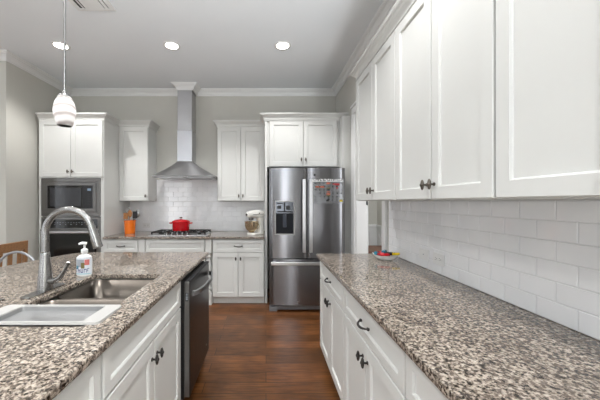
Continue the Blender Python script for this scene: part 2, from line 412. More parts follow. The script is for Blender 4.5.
def base_cabinet(label, loc, rz, w, depth=.6, doors=2, drawer='pull', hw='pewter', toe=.07, name='base_cabinet', zt=CAB_T, hollow=False):
    t = thing(name, label, 'cabinet', loc, rz)
    if hollow:                                             # open box so that a sink can hang inside
        MB().box(.001, .019, .0205, depth, .105, zt).box(w-.009, w-.001, .0205, depth, .105, zt).box(.019, w-.009, depth-.015, depth, .105, zt)\
            .box(.019, w-.019, .0205, depth-.015, .105, .123).box(.019, w-.019, .0205, .039, .123, zt).build('body', M['cab'], t)
    else:
        MB().box(.001, w-.001, .0205, depth, .105, zt).build('body', M['cab'], t)
    MB().box(.001, w-.001, .02+toe, depth, 0, .104).build('toe_kick', M['toe'], t)
    g = .006; G = .007
    if drawer:
        d = panel_door(g, w-g, .708, zt-.014, .042).build('drawer_front', M['cab'], t)
        if drawer == 'pull': pull(d, w/2, (.708+zt-.014)/2, hw)
    n = doors; dw = (w-2*g-(n-1)*G)/n
    for i in range(n):
        a = g+i*(dw+G)
        d = panel_door(a, a+dw, .112, .698).build('door', M['cab'], t)
        kx = a+dw-.028 if (i == 0 and n > 1) else a+.028
        if n == 1: kx = a+dw-.028
        knob(d, kx, .698-.075, hw)
    return t
CPROF = [(-.012, -.03), (.006, -.03), (.008, -.016), (.016, -.013), (.016, -.007), (.012, -.004), (.018, .010), (.030, .026), (.046, .036), (.047, .043), (.056, .046), (.060, .054), (.060, .066), (-.012, .066)]
def upper_cabinet(label, loc, rz, w, z0, z1, depth=.33, doors=2, hw='pewter_light', crown=None, knob_dz=.075, name='upper_cabinet'):
    t = thing(name, label, 'cabinet', (loc[0], loc[1], z0), rz); h = z1-z0
    MB().box(.001, w-.001, .0205, depth, 0, h).build('body', M['cab'], t)
    g = .005; G = .008; dw = (w-2*g-(doors-1)*G)/doors
    for i in range(doors):
        a = g+i*(dw+G)
        d = panel_door(a, a+dw, .004, h-.03).build('door', M['cab'], t)
        kx = a+dw-.026 if (i == 0) else a+.026
        knob(d, kx, knob_dz, hw)
    if crown:
        sweep(crown, CPROF, h, MB()).build('crown_moulding', M['cab'], t)
    return t

# right run of base cabinets (front faces -x)
RY = [2.50, 1.735, .97, .205]; RW = .765
rl = ['white base cabinet under the oval dish at the doorway end of the long counter',
      'white base cabinet second from the doorway under the long granite counter',
      'white base cabinet third from the doorway, cut off by the bottom edge',
      'white base cabinet at the camera end of the long granite counter']
for y, lb in zip(RY, rl):
    base_cabinet(lb, (.475, y, 0), -PI/2, RW, depth=.628)
ul = ['white wall cabinet with two tall doors at the doorway end of the tiled wall',
      'white two-door wall cabinet second from the doorway on the tiled wall',
      'white wall cabinet with the widest-looking door, third from the doorway',
      'white wall cabinet at the camera end of the tiled wall']
UW = .7635
for i, lb in enumerate(ul):
    upper_cabinet(lb, (.80, 2.52-i*UW, 0), -PI/2, UW, 1.385, 2.475, depth=.309)
mb = MB(); sweep([(.82, -.56), (.82, 2.5185), (XW-.001, 2.5185)], [(o, z) for o, z in CPROF], 2.477, mb)
tag(mb.build('cabinet_crown', M['cab'], bevel=0), 'white crown moulding along the top of the long row of wall cabinets', 'moulding')

# tall oven cabinet
TX0, TX1, TY = -3.035, -2.165, 3.765
t = thing('oven_cabinet', 'tall white cabinet holding the microwave and wall oven in the corner', 'cabinet', (TX0, TY, 0))
w = TX1-TX0; d = YB-TY-.002
MB().box(0, .045, .0205, d, 0, 2.485).box(w-.045, w, .0205, d, 0, 2.485).box(.045, w-.045, .0205, d, 1.695, 2.485)\
    .box(.045, w-.045, d-.02, d, .1, 1.705).box(.045, w-.045, .0205, d-.02, .1, .40).box(.045, w-.045, .06, d-.02, 1.175, 1.19).box(.045, w-.045, .1, d-.02, 0, .1).build('body', M['cab'], t)
for a, b, kx in ((.012, w/2-.003, w/2-.03), (w/2+.003, w-.012, w/2+.03)):
    dd = panel_door(a, b, 1.710, 2.462).build('door', M['cab'], t); knob(dd, kx, 1.710+.07, 'pewter_light')
dr = panel_door(.012, w-.012, .112, .39).build('drawer_front', M['cab'], t); pull(dr, w/2, .30)
sweep([(w, d-.41), (w, .02), (0, .02)], CPROF, 2.487, MB()).build('crown_moulding', M['cab'], t)

ax0, ax1 = TX0+.046, TX1-.046; aw = ax1-ax0
t = thing('microwave', 'stainless built-in microwave with a wide trim frame above the oven', 'microwave', (ax0, TY, 1.19))
MB().box(.002, aw-.002, .025, .5, .002, .50).build('body', M['steel'], t)
fr = MB(); 
def frame(m, x0, x1, z0, z1, bw, y0, y1, bt=None):
    bt = bt or bw
    return m.box(x0, x1, y0, y1, z1-bt, z1).box(x0, x1, y0, y1, z0, z0+bt).box(x0, x0+bw, y0, y1, z0+bt, z1-bt).box(x1-bw, x1, y0, y1, z0+bt, z1-bt)
frame(fr, 0, aw, 0, .502, .045, -.004, .024, .052).build('trim_frame', M['steel'], t, bevel=.003)
frame(MB(), .047, aw-.047, .054, .448, .04, -.012, .02, .045).build('door_frame', M['steel'], t, bevel=.003)
MB().box(.088, aw-.088, -.009, .02, .100, .402).build('door_glass', M['glass_black'], t)
MB().box(.125, aw-.245, -.0105, -.0085, .130, .372).build('window', mat('microwave_window', (52, 53, 57), .12), t)
MB().box(aw-.225, aw-.10, -.0105, -.0085, .104, .398).build('control_panel', M['black'], t)
mb = MB()
for i in range(5):
    for j in range(3): mb.box(aw-.155+j*.016, aw-.145+j*.016, -.0115, -.0105, .15+i*.034, .162+i*.034)
mb.build('buttons', M['dark'], t)
MB().box(aw-.158, aw-.112, -.0115, -.0105, .335, .365).build('display', mat('pale_display', (120, 140, 160), .2, emit=.15), t)

t = thing('wall_oven', 'stainless wall oven with black glass door below the microwave', 'oven', (ax0, TY, .405))
H = .768
MB().box(.002, aw-.002, .025, .55, .002, H).build('body', M['steel'], t)
MB().box(0, aw, -.002, .024, H-.03, H).box(0, .03, -.002, .024, H-.145, H-.03).box(aw-.03, aw, -.002, .024, H-.145, H-.03).box(0, aw, -.002, .024, H-.155, H-.145).build('control_frame', M['steel'], t)
MB().box(.03, aw-.03, -.004, .02, H-.145, H-.03).build('control_panel', M['glass_black'], t)
mb = MB()
for i in range(14):
    x = .14+i*.036
    mb.box(x, x+.012, -.0052, -.004, H-.075, H-.070)
    if i % 2: mb.box(x, x+.012, -.0052, -.004, H-.10, H-.094)
mb.build('control_marks', M['greyprint'], t)
dr = frame(MB(), 0, aw, 0, H-.16, .035, -.02, .02, .06).build('door', M['steel'], t, bevel=.004)
MB().box(.033, aw-.033, -.018, .015, .058, H-.218).build('door_glass', M['glass_black'], dr)
mb = MB().tube([(.03, -.055, H-.195), (aw-.03, -.055, H-.195)], .019, 14)
for x in (.06, aw-.06): mb.tube([(x, -.02, H-.195), (x, -.05, H-.195)], .011)
mb.build('handle', M['steel_light'], dr, smooth=True)

# wall cabinets on the back wall
upper_cabinet('narrow white one-door wall cabinet between the oven cabinet and the hood', (-2.163, 4.16, 0), 0, .428, 1.39, 2.505, depth=.328, doors=1,
              crown=[(.428, .328), (.428, .02), (0.0, .02)])
upper_cabinet('white two-door wall cabinet between the hood and the refrigerator', (-.717, 4.16, 0), 0, .697, 1.39, 2.505, depth=.328,
              crown=[(.697, .02), (0, .02), (0, .328)])
# refrigerator surround
t = thing('refrigerator_cabinet', 'white cabinet with two short doors and tall side panels around the refrigerator', 'cabinet', (-.018, 3.85, 0))
d = YB-3.85-.002
MB().box(0, .034, .0, d, 0, 2.505).build('side_panel', M['cab'], t)
MB().box(1.022, 1.126, -.14, .02, 0, 2.505).box(1.022, 1.04, .02, d, 0, 2.505).build('side_panel', M['cab'], t)
MB().box(.035, 1.021, .0205, d, 1.855, 2.505).build('body', M['cab'], t)
for a, b, kx in ((.065, .524, .498), (.530, .990, .556)):
    dd = panel_door(a, b, 1.862, 2.482).build('door', M['cab'], t); knob(dd, kx, 1.862+.09, 'pewter_light')
sweep([(1.126, 0), (0, 0), (0, .28)], CPROF, 2.507, MB()).build('crown_moulding', M['cab'], t)

# base cabinets on the back wall
base_cabinet('white base cabinet with one drawer under the orange utensil crock', (-2.163, 3.765, 0), 0, .460, depth=.722, doors=1)
base_cabinet('white base cabinet under the gas cooktop', (-1.609, 3.765, 0), 0, .790, depth=.722, drawer='none')
base_cabinet('white base cabinet with a drawer and two doors under the stand mixer', (-.715, 3.765, 0), 0, .692, depth=.722)
def post(label, x):
    t = thing('turned_post', label, 'post', (x, 3.785, 0))
    wv = .042
    MB().box(-.046, .046, .055, .6, 0, CAB_T).build('filler_panel', M['cab'], t)
    MB().box(-wv, wv, -.02, .055, .70, CAB_T).build('top_block', M['cab'], t, bevel=.004)
    MB().box(-wv, wv, -.02, .055, 0, .17).build('base_block', M['cab'], t, bevel=.004)
    MB().lathe([(.034, .17), (.036, .18), (.024, .19), (.034, .205), (.036, .22), (.022, .235), (.020, .25), (.030, .38), (.034, .50), (.030, .57), (.020, .61), (.019, .62), (.033, .635), (.035, .65), (.024, .665), (.034, .68), (.036, .70)], (0, .017, 0), 20).build('turned_shaft', M['cab'], t, smooth=True)
post('white turned wooden post between the crock cabinet and the cooktop cabinet', -1.656)
post('white turned wooden post between the cooktop cabinet and the mixer cabinet', -.767)

# countertops
def slab(name, label, loops, m, z0=.885, z1=.915, edge=.007):
    bm = bmesh.new(); es = []
    for lp in loops:
        vs = [bm.verts.new((x, y, z0)) for x, y in lp]
        es += [bm.edges.new((vs[i], vs[(i+1) % len(vs)])) for i in range(len(vs))]
    bmesh.ops.triangle_fill(bm, use_beauty=True, edges=es)
    r = bmesh.ops.extrude_face_region(bm, geom=list(bm.faces))
    for g in r['geom']:
        if isinstance(g, bmesh.types.BMVert): g.co.z = z1
    bmesh.ops.recalc_face_normals(bm, faces=bm.faces)
    me = bpy.data.meshes.new(name); bm.to_mesh(me); bm.free(); me.materials.append(m)
    o = bpy.data.objects.new(name, me); COL.objects.link(o)
    b = o.modifiers.new('bevel', 'BEVEL'); b.width = edge; b.segments = 3; b.limit_method = 'ANGLE'; b.angle_limit = math.radians(50)
    return tag(o, label, 'countertop')
def rrect(x0, x1, y0, y1, r, n=6):
    out = []
    for cx, cy, a in ((x1-r, y1-r, 0), (x0+r, y1-r, PI/2), (x0+r, y0+r, PI), (x1-r, y0+r, 1.5*PI)):
        out += [(cx+r*math.cos(a+PI/2*i/n), cy+r*math.sin(a+PI/2*i/n)) for i in range(n+1)]
    return out
slab('granite_countertop', 'long speckled granite countertop with the oval dish, along the tiled wall', [[(.45, -.6), (XW-.001, -.6), (XW-.001, 2.535), (.45, 2.535)]], M['granite'])
slab('granite_countertop', 'granite countertop against the back wall around the gas cooktop', [[(-2.162, 3.74), (-.022, 3.74), (-.022, YB-.001), (-2.162, YB-.001)]], M['granite'])
SX0, SX1, SY0, SY1 = -1.085, -.667, 1.05, 1.80
IX = -.525
left = [(-1.56, 2.60), (-1.68, 2.585), (-1.745, 2.52), (-1.83, 2.24), (-1.89, 1.98), (-1.94, 1.6), (-1.97, 1.1), (-1.97, .6), (-1.94, 0), (-1.90, -.4)]
slab('island_countertop', 'speckled granite island top with a sink cut into it', [[(IX, -.4), (IX, 2.585), (IX-.02, 2.60)]+left, rrect(SX0, SX1, SY0, SY1, .03)], M['granite'])

# island
base_cabinet('white island cabinet nearest the camera, left of the sink cabinet', (-.545, .05, 0), PI/2, .893, depth=.62)
base_cabinet('white island sink cabinet with two doors and dark knobs beside the dishwasher', (-.545, .946, 0), PI/2, .872, depth=.62, drawer='none', name='sink_cabinet', hollow=True)

# island panels
t = thing('kitchen_island', 'white back and end of the island that carry the granite top', 'island', (0, 0, 0))
MB().box(-1.60, -1.57, -.35, 2.50, 0, .884).build('back_panel', M['cab'], t)
MB().box(-1.57, -.545, 2.44, 2.50, 0, .884).build('end_panel', M['cab'], t)

# dishwasher: local x along the island, front at local y=0
t = thing('dishwasher', 'dark steel dishwasher with a bowed bar handle under the island top', 'dishwasher', (-.49, 1.822, 0), PI/2)
w = .61
MB().box(.006, w-.006, .040, .58, .10, .87).build('body', M['black'], t)
MB().box(.006, w-.006, .09, .58, 0, .098).build('toe_kick', M['black'], t)
dr = MB().box(.002, w-.002, .004, .038, .115, .862).build('door', M['steel'], t, bevel=.003)
MB().box(.004, w-.004, 0, .0035, .118, .858).build('front_panel', M['slate'], dr, bevel=.001)
MB().box(.004, w-.004, -.001, .030, .8585, .868).build('control_strip', M['black'], dr)
mb = MB(); pts = []
for i in range(17):
    u = -1+2*i/16; pts.append((w/2+u*.275, -.006-.052*(1-u*u)**.6, .775))
rs = [[(x, y, z-.018), (x, y-.012, z-.014), (x, y-.012, z+.014), (x, y, z+.018)] for x, y, z in pts]
mb.rings(rs); mb.build('handle', mat('dishwasher_handle_steel', (150, 150, 153), .3, 1), dr, smooth=True)
MB().box(.0008, .0018, .010, .030, .735, .790).build('rating_label', M['black'], dr)
mb = MB()
for i in range(4): mb.box(.0004, .0007, .013, .027, .743+i*.012, .748+i*.012)
mb.build('label_lines', M['greyprint'], dr)
MB().tube([(w-.1, -.001, .20), (w-.1, .001, .20)], .008).build('badge', M['steel_light'], dr)

# sink
t = thing('kitchen_sink', 'stainless double-bowl sink set into the granite island top', 'sink', (0, 0, 0))
def bowl(y0, y1, zb, zt=.8835):
    rs = [[(x, y, zt) for x, y in rrect(SX0-.004, SX1+.004, y0, y1, .05)],
          [(x, y, zb+.03) for x, y in rrect(SX0+.006, SX1-.006, y0+.01, y1-.01, .05)],
          [(x, y, zb+.008) for x, y in rrect(SX0+.015, SX1-.015, y0+.018, y1-.018, .05)],
          [(x, y, zb) for x, y in rrect(SX0+.036, SX1-.036, y0+.04, y1-.04, .04)]]
    b = MB().rings(rs, cap0=False, cap1=True).build('bowl', mat('sink_steel', (98, 92, 86), .3, 1, vary=.04, scale=30, stretch=(1, 8, 1)), t, smooth=True)
    so = b.modifiers.new('thickness', 'SOLIDIFY'); so.thickness = .002; so.offset = 0
    cx, cy = (SX0+SX1)/2, (y0+y1)/2
    MB().lathe([(.042, .001), (.045, .003), (.036, .005), (.03, .003), (.0, .003)], (cx, cy, zb+.0015), 20).build('drain', M['nickel'], b, smooth=True)
YM = 1.435
bowl(YM+.012, SY1+.004, .67); bowl(SY0-.004, YM-.012, .69)
MB().box(SX0-.004, SX1+.004, YM-.0125, YM+.0125, .865, .872).build('divider', M['steel_light'], t, bevel=.003)

# strainer tray over the near bowl
t = thing('sink_strainer', 'white-rimmed grey strainer tray laid across the near sink bowl', 'strainer', (0, 0, .9155))
tx0, tx1, ty0, ty1 = -1.13, -.628, 1.058, 1.245
def rr4(i, z, r): return [(x, y, z) for x, y in rrect(tx0+i[0], tx1-i[1], ty0+i[2], ty1-i[2], r)]
MB().rings([rr4((0, 0, 0), 0, .018), rr4((.002, .002, .002), .009, .018), rr4((.072, .066, .012), .009, .012), rr4((.074, .068, .014), .0, .012)], False, False).rings([rr4((0, 0, 0), 0, .018), rr4((.074, .068, .014), .0, .012)], False, False).build('rim', mat('strainer_rim_plastic', (172, 170, 167), .5), t, smooth=True)
MB().rings([rr4((.074, .068, .0145), .004, .012), rr4((.078, .072, .018), -.012, .012), rr4((.086, .08, .026), -.016, .012)], False, True).build('basin', M['mesh'], t, smooth=True)

# faucet
t = thing('kitchen_faucet', 'brushed nickel gooseneck faucet standing behind the island sink', 'faucet', (-1.147, 1.47, .9155))
MB().add(*(lambda: ([(x, y, 0) for x, y in rrect(-.03, .03, -.135, .125, .028)]+[(x, y, .006) for x, y in rrect(-.03, .03, -.135, .125, .028)],
   [tuple(range(28)), tuple(range(28, 56))]+[(i, (i+1) % 28, 28+(i+1) % 28, 28+i) for i in range(28)]))()).build('deck_plate', M['nickel'], t, bevel=.002)
MB().lathe([(.036, .006), (.036, .012), (.034, .03), (.031, .08), (.026, .13), (.0215, .18), (.0205, .195), (.0185, .198), (.0195, .202)], n=24).build('body', M['nickel'], t, smooth=True)
R = .122; zc = .298
pts = [(0, 0, .2), (0, 0, .25), (0, 0, .28)]
for i in range(19):
    a = PI - i/18*PI*.92
    pts.append((R+R*math.cos(a), 0, zc+R*math.sin(a)))
MB().tube(pts, .0168, 16).build('spout', M['nickel'], t, smooth=True)
e = Vector(pts[-1]); dv = (Vector(pts[-1])-Vector(pts[-2])).normalized()
MB().tube([e-dv*.002, e+dv*.004], .020, 16).tube([e+dv*.004, e+dv*.05, e+dv*.105, e+dv*.112], [.019, .021, .024, .022], 16).build('spray_head', M['nickel'], t, smooth=True)
MB().tube([(.02, -.005, .05), (.065, -.012, .055)], .016, 14).tube([(.06, -.012, .055), (.088, -.016, .070), (.115, -.02, .108), (.138, -.024, .152)], [.014, .012, .0085, .0095], 12).build('handle', M['nickel'], t, smooth=True)
t = thing('soap_dispenser', 'small brushed nickel fitting on a flat plate at the left end of the sink', 'dispenser', (-1.262, 1.30, .9155))
MB().box(-.06, .03, -.04, .035, 0, .005).build('plate', M['nickel'], t, bevel=.002)
MB().lathe([(.024, .005), (.024, .03), (.016, .05), (.014, .07), (.016, .075), (.012, .08)], n=18).build('pump', M['nickel'], t, smooth=True)

# soap bottle
t = thing('soap_bottle', 'white pump soap bottle with a colourful label beside the faucet', 'bottle', (-1.135, 1.77, .9155), .1)
MB().lathe([(.040, 0), (.044, .006), (.045, .02), (.045, .10), (.042, .118), (.030, .128), (.015, .134), (.013, .142)], n=28, sy=.62).build('body', M['white'], t, smooth=True)
def patch(name, m, a0, a1, z0, z1, off=.0006):
    n = 8; vs = []; fs = []
    for i in range(n+1):
        a = a0+(a1-a0)*i/n
        for z in (z0, z1): vs.append(((.045+off)*math.cos(a), (.0279+off)*math.sin(a), z))
    fs = [(2*i, 2*i+2, 2*i+3, 2*i+1) for i in range(n)]
    return MB().add(vs, fs).build(name, m, lab if name != 'label' else t)
A = -PI/2
lab = None
lab = patch('label', M['label'], A-1.4, A+1.4, .010, .118)
patch('label_picture', M['greyprint'], A-.95, A+.25, .058, .105, .0009)
patch('label_picture', M['coral'], A+.3, A+.95, .07, .104, .0009)
patch('label_picture', M['olive'], A-.15, A+.3, .05, .085, .0011)
patch('label_picture', M['teal'], A-1.0, A-.5, .046, .066, .0011)
patch('label_stripe', M['pale_blue'], A-1.15, A+1.15, .014, .019, .0009)
for a0, a1, z0, z1 in ((-.95,-.85,.026,.05),(-.95,-.65,.045,.05),(-.6,-.5,.024,.044),(-.6,-.3,.038,.044),(-.36,-.28,.024,.044),(-.18,-.08,.026,.047),(.05,.12,.026,.047),(-.18,.12,.024,.029),(.22,.3,.024,.046),(.22,.55,.042,.047),(.48,.56,.024,.046),(.66,.74,.03,.05),(.66,.92,.046,.05)):
    patch('label_print', M['blue'], A+a0, A+a1, z0, z1, .0013)
pm = MB().lathe([(.017, .14), (.019, .144), (.019, .162), (.013, .168), (.006, .17), (.006, .192)], n=18)
pm.tube([(.012, 0, .200), (-.012, -.004, .203), (-.030, -.008, .198)], [.009, .009, .006]).build('pump', M['white'], t, smooth=True)

# refrigerator
FX0, FX1, FY = .040, .990, 3.525
t = thing('refrigerator', 'stainless french-door refrigerator with a bottom freezer drawer', 'refrigerator', (FX0, FY, 0))
fw = FX1-FX0
MB().box(.01, fw-.01, .075, .92, .05, 1.795).build('body', M['fridge_side'], t, bevel=.004)
MB().box(.02, fw-.02, .05, .10, .015, .09).box(.0, .1, .03, .10, 0, .055).box(fw-.1, fw, .03, .10, 0, .055).build('base_grille', M['fridge_side'], t, bevel=.004)
def bowed(x0, x1, z0, z1, bulge, th=.068, n=20, hole=None):
    rs = []
    for i in range(n+1):
        u = -1+2*i/n; x = x0+(x1-x0)*i/n
        ed = .012*max(0, (abs(u)-.93)/.07)**2
        y = bulge*u*u + ed
        rs.append([(x, y, z0), (x, y, z1), (x, th, z1), (x, th, z0)])
    return MB().rings(rs)
mid = .470
ld = bowed(.002, mid-.003, .672, 1.80, .009).build('door', M['fridge'], t, smooth=True)
rd = bowed(mid+.003, fw-.002, .672, 1.80, .009).build('door', M['fridge'], t, smooth=True)
fd = bowed(.002, fw-.002, .085, .660, .022, n=28).build('freezer_drawer', M['fridge'], t, smooth=True)
def bar(x, z0, z1, par):
    mb = MB().prism([(x-.019, -.062), (x+.019, -.062), (x+.021, -.054), (x+.016, -.044), (x-.016, -.044), (x-.021, -.054)], 'z', z0, z1)
    for z in (z0+.04, z1-.04): mb.box(x-.012, x+.012, -.046, .006, z-.02, z+.02)
    return mb.build('handle', M['steel_light'], par, bevel=.003)
bar(mid-.042, .755, 1.655, ld); bar(mid+.042, .755, 1.655, rd)
mb = MB().prism([(-.060, .598), (-.060, .636), (-.052, .640), (-.042, .634), (-.042, .600), (-.052, .594)], 'x', .02, fw-.02)
for x in (.06, fw-.06): mb.box(x-.02, x+.02, -.044, .02, .606, .63)
mb.build('handle', M['steel_light'], fd, bevel=.003)
dsp = frame(MB(), .068, .318, .965, 1.39, .016, -.008, .03, .016).build('dispenser_frame', M['steel'], ld, bevel=.003)
MB().box(.083, .303, -.004, .03, 1.235, 1.376).build('dispenser_panel', mat('dispenser_panel_chrome', (70, 72, 76), .12, 1), dsp)
for a, b, c, d in ((.095,.17,1.35,1.365),(.1,.15,1.29,1.33),(.18,.2,1.25,1.37),(.21,.26,1.28,1.33),(.1,.28,1.245,1.262)): MB().box(a, b, -.0052, -.004, c, d).build('dispenser_button', M['black'], dsp)
MB().box(.083, .303, .0, .01, .98, 1.234).box(.083, .09, -.004, .01, .98, 1.234).box(.296, .303, -.004, .01, .98, 1.234).build('dispenser_well', mat('dispenser_well_plastic', (14, 17, 24), .4, spec=.2), dsp)
MB().box(.17, .216, -.006, .004, 1.06, 1.22).build('dispenser_lever', mat('dispenser_lever_plastic', (36, 44, 58), .35), dsp, bevel=.004)
MB().tube([(.36, .0, .125), (.36, .012, .125)], .012).build('badge', M['steel_light'], fd)
MB().box(.25, .33, -.001, .02, .585, .590).build('nameplate', M['black'], fd)
# calendar sheet and magnet
cx0, cx1 = .536, .975
t = thing('magnetic_calendar', 'clear calendar sheet with coloured notes stuck on the right refrigerator door', 'calendar', (FX0, FY-.002, 0))
def dy(x):
    u = -1+2*(x-mid)/(fw-mid); return .009*u*u+.012*max(0, (abs(u)-.93)/.07)**2
mb = MB(); rs = []
for i in range(13):
    x = cx0+(fw-.008-cx0)*i/12 if False else cx0+(cx1-.045-cx0)*i/12
    y = dy(x)-.003; rs.append([(x, y, 1.36), (x, y, 1.665), (x, y+.0015, 1.665), (x, y+.0015, 1.36)])
MB().rings(rs).build('sheet', M['acrylic'], t)
def marks(name, m, items, r):
    mb = MB()
    for x, z, a, b in items: mb.box(x-a, x+a, dy(x)-.0075, dy(x)-.0035, z-b, z+b)
    return mb.build(name, m, t)
x0c, x1c = .545, .915
marks('title_letters', M['marks'], [(x0c+i*.0245+random.uniform(-.004, .004), 1.648+random.uniform(-.006, .006), .006, .010) for i in range(16)]+[((x0c+x1c)/2, 1.63, .19, .0025)], 0)
marks('date_dots', M['black'], [(x0c+.03+c*.054+random.uniform(-.004, .004), 1.61-r*.042, .0065, .007) for r in range(6) for c in range(7) if random.random() < .8], 0)
for q in [(.600, 1.565, .024, .008), (.66, 1.562, .026, .009), (.735, 1.607, .022, .010), (.735, 1.475, .022, .009), (.735, 1.502, .018, .005)]: marks('note', M['orangeprint'], [q], 0)
for q in [(.845, 1.595, .028, .010), (.80, 1.60, .012, .006), (.845, 1.55, .008, .008)]: marks('note', M['redwrap'], [q], 0)
for q in [(.735, 1.548, .024, .006), (.735, 1.455, .022, .006)]: marks('note', M['olive'], [q], 0)
for q in [(.725, 1.395, .016, .009), (.738, 1.41, .012, .006), (.735, 1.53, .018, .007)]: marks('note', M['dark'], [q], 0)
marks('note', M['yellow'], [(.895, 1.39, .016, .010)], 0)
mg = MB().tube([(0, 0, 0), (0, -.012, 0)], .014, 16).build('fridge_magnet', M['black'], loc=(FX0+.565, FY+.006, 1.713))
tag(mg, 'round black magnet near the top of the right refrigerator door', 'magnet')

# hood
t = thing('range_hood', 'stainless chimney range hood on the wall above the cooktop', 'range hood', (-1.165, YB-.002, 0))
def rect(hx, y0, z, cx=0): return [(cx-hx, y0, z), (cx+hx, y0, z), (cx+hx, 0, z), (cx-hx, 0, z)]
cxh = -.0575
HS = mat('hood_steel', (188, 188, 190), .32, 1, aniso=.7, vary=.03, scale=20, stretch=(1, 1, 12))
MB().rings([rect(.44, -.50, 1.728), rect(.44, -.50, 1.750)]).build('lip', M['steel'], t, bevel=.002)
rs = []
for i in range(9):
    u = i/8; k = (1-u)**1.2
    rs.append(rect(.113+(.438-.113)*k, -.24-(.498-.24)*k, 1.751+(1.985-1.751)*u, cxh*(1-k)))
MB().rings(rs).build('canopy', HS, t)
MB().box(cxh-.112, cxh+.112, -.239, -.001, 1.986, 2.45).build('lower_duct_cover', mat('hood_duct_steel', (200, 201, 206), .25, 1), t, bevel=.003)
MB().box(cxh-.108, cxh+.108, -.235, -.001, 2.451, ZC-.003).build('upper_duct_cover', HS, t, bevel=.003)
mb = MB()
for sx in (-1, 1): mb.box(sx*.21-.19, sx*.21+.19, -.46, -.05, 1.723, 1.7275)
mb.build('grease_filter', M['steel_light'], t)
for i in range(4): MB().tube([(-.06+i*.04, -.5005, 1.739), (-.06+i*.04, -.504, 1.739)], .005, 10).build('button', M['steel_light'], t)

# cooktop, pot
t = thing('gas_cooktop', 'stainless gas cooktop with black cast iron grates under the hood', 'cooktop', (-1.205, 4.04, .9155)); t.scale = (.93, 1, 1)
MB().box(-.415, .415, -.235, .235, 0, .012).build('tray', M['steel_light'], t, bevel=.004)
for cx in (-.272, 0, .272):
    mb = MB(); hw = .131
    for y in (-.15, .04, .215): mb.box(cx-hw, cx+hw, y-.007, y+.007, .034, .048)
    for x in (-hw+.007, -.05, .05, hw-.007): mb.box(cx+x-.007, cx+x+.007, -.15, .215, .034, .048)
    for x in (-hw+.01, hw-.01):
        for y in (-.145, .21): mb.box(cx+x-.01, cx+x+.01, y-.008, y+.008, .0121, .036)
    mb.build('grate', M['iron'], t, bevel=.002)
for x, y, r in ((-.285, -.07, .04), (-.285, .13, .035), (0, .04, .055), (.285, -.07, .035), (.285, .13, .04)):
    MB().lathe([(r, .0121), (r, .02), (r*.8, .021), (r*.8, .028), (r*.75, .030), (0.001, .030)], (x, y, 0), 20).build('burner', M['iron'], t, smooth=True)
for i in range(5):
    MB().lathe([(.020, .0121), (.020, .018), (.016, .02), (.015, .040), (.012, .043), (.001, .043)], (-.15+i*.075, -.197, 0), 18).build('knob', M['nickel'], t, smooth=True)
t = thing('dutch_oven', 'red enamelled dutch oven with a lid standing on the cooktop', 'pot', (-1.222, 4.07, .9642)); t.scale = (.93, .93, .95)
MB().lathe([(.105, 0), (.122, .006), (.128, .025), (.132, .125), (.134, .13), (.126, .131), (.12, .02), (.001, .015)], n=36).build('body', M['red'], t, smooth=True)
ld_ = MB().lathe([(.135, .1315), (.137, .136), (.132, .146), (.10, .163), (.05, .174), (.02, .177), (.001, .1775)], n=36).build('lid', M['red'], t, smooth=True)
MB().lathe([(.008, .177), (.008, .188), (.022, .192), (.024, .199), (.018, .205), (.001, .206)], n=18).build('knob', M['nickel'], ld_, smooth=True)
for sx in (-1, 1):
    MB().tube([(sx*.128, -.05, .112), (sx*.155, -.045, .115), (sx*.170, -.02, .116), (sx*.170, .02, .116), (sx*.155, .045, .115), (sx*.128, .05, .112)], .009, 10).build('handle', M['red'], t, smooth=True)

# crock and utensils
CXk, CYk = -1.985, 4.13
t = tag(MB().lathe([(.066, 0), (.070, .004), (.078, .175), (.083, .178), (.083, .192), (.077, .192), (.072, .17), (.062, .012), (.001, .011)], n=32).build('utensil_crock', M['orange'], smooth=True, loc=(CXk, CYk, .9155)),
        'orange ceramic crock full of cooking utensils on the back counter', 'crock')
def utensil(name, label, a, b, m, head):
    """handle from crock floor point a to tip b (crock coordinates)"""
    u = thing(name, label, 'utensil', (CXk, CYk, .9155), 0, None)
    A_, B_ = Vector(a), Vector(b); 
    MB().tube([A_, A_+(B_-A_)*.72], .0055, 8).build('handle', M[m], u, smooth=True)
    mb = MB(); c = A_+(B_-A_)*.86; L = (B_-A_).length*.15
    if head == 'spoon': mb.ell((c.x, c.y, c.z), (.032, .012, L*1.1)).build('head', M[m], u, smooth=True)
    elif head == 'turner': mb.box(c.x-.034, c.x+.034, c.y-.003, c.y+.003, c.z-L, c.z+L*1.15).build('head', M[m], u, bevel=.002)
    elif head == 'whisk':
        for k in range(5):
            th = PI*k/5; pts = []
            for i in range(13):
                q = PI*i/12; r = .036*math.sin(q)**.8 if 0 < i < 12 else .004
                sg = 1
                pts.append((c.x+r*math.cos(th), c.y+r*math.sin(th), c.z-L+2*L*i/12))
            mb.tube(pts, .003, 6); mb.tube([(2*c.x-p[0], 2*c.y-p[1], p[2]) for p in pts], .003, 6)
        mb.build('head', M[m], u, smooth=True)
    return u
utensil('whisk', 'steel wire whisk standing tallest in the orange crock', (.01, .0, .015), (-.035, .01, .37), 'nickel', 'whisk')
utensil('wooden_spoon', 'wooden spoon in the middle of the orange crock', (-.01, -.02, .015), (.018, -.03, .335), 'spoonwood', 'spoon')
utensil('wooden_spatula', 'flat wooden spatula leaning against the crock rim nearest the oven cabinet', (.02, -.01, .015), (-.068, -.015, .29), 'spoonwood', 'turner')
utensil('turner', 'black turner leaning out of the orange crock towards the cooktop', (-.02, .02, .015), (.085, .0, .31), 'black', 'turner')
utensil('ladle', 'steel ladle leaning farthest out of the orange crock towards the outlet', (-.03, .01, .015), (.125, .02, .335), 'nickel', 'spoon')

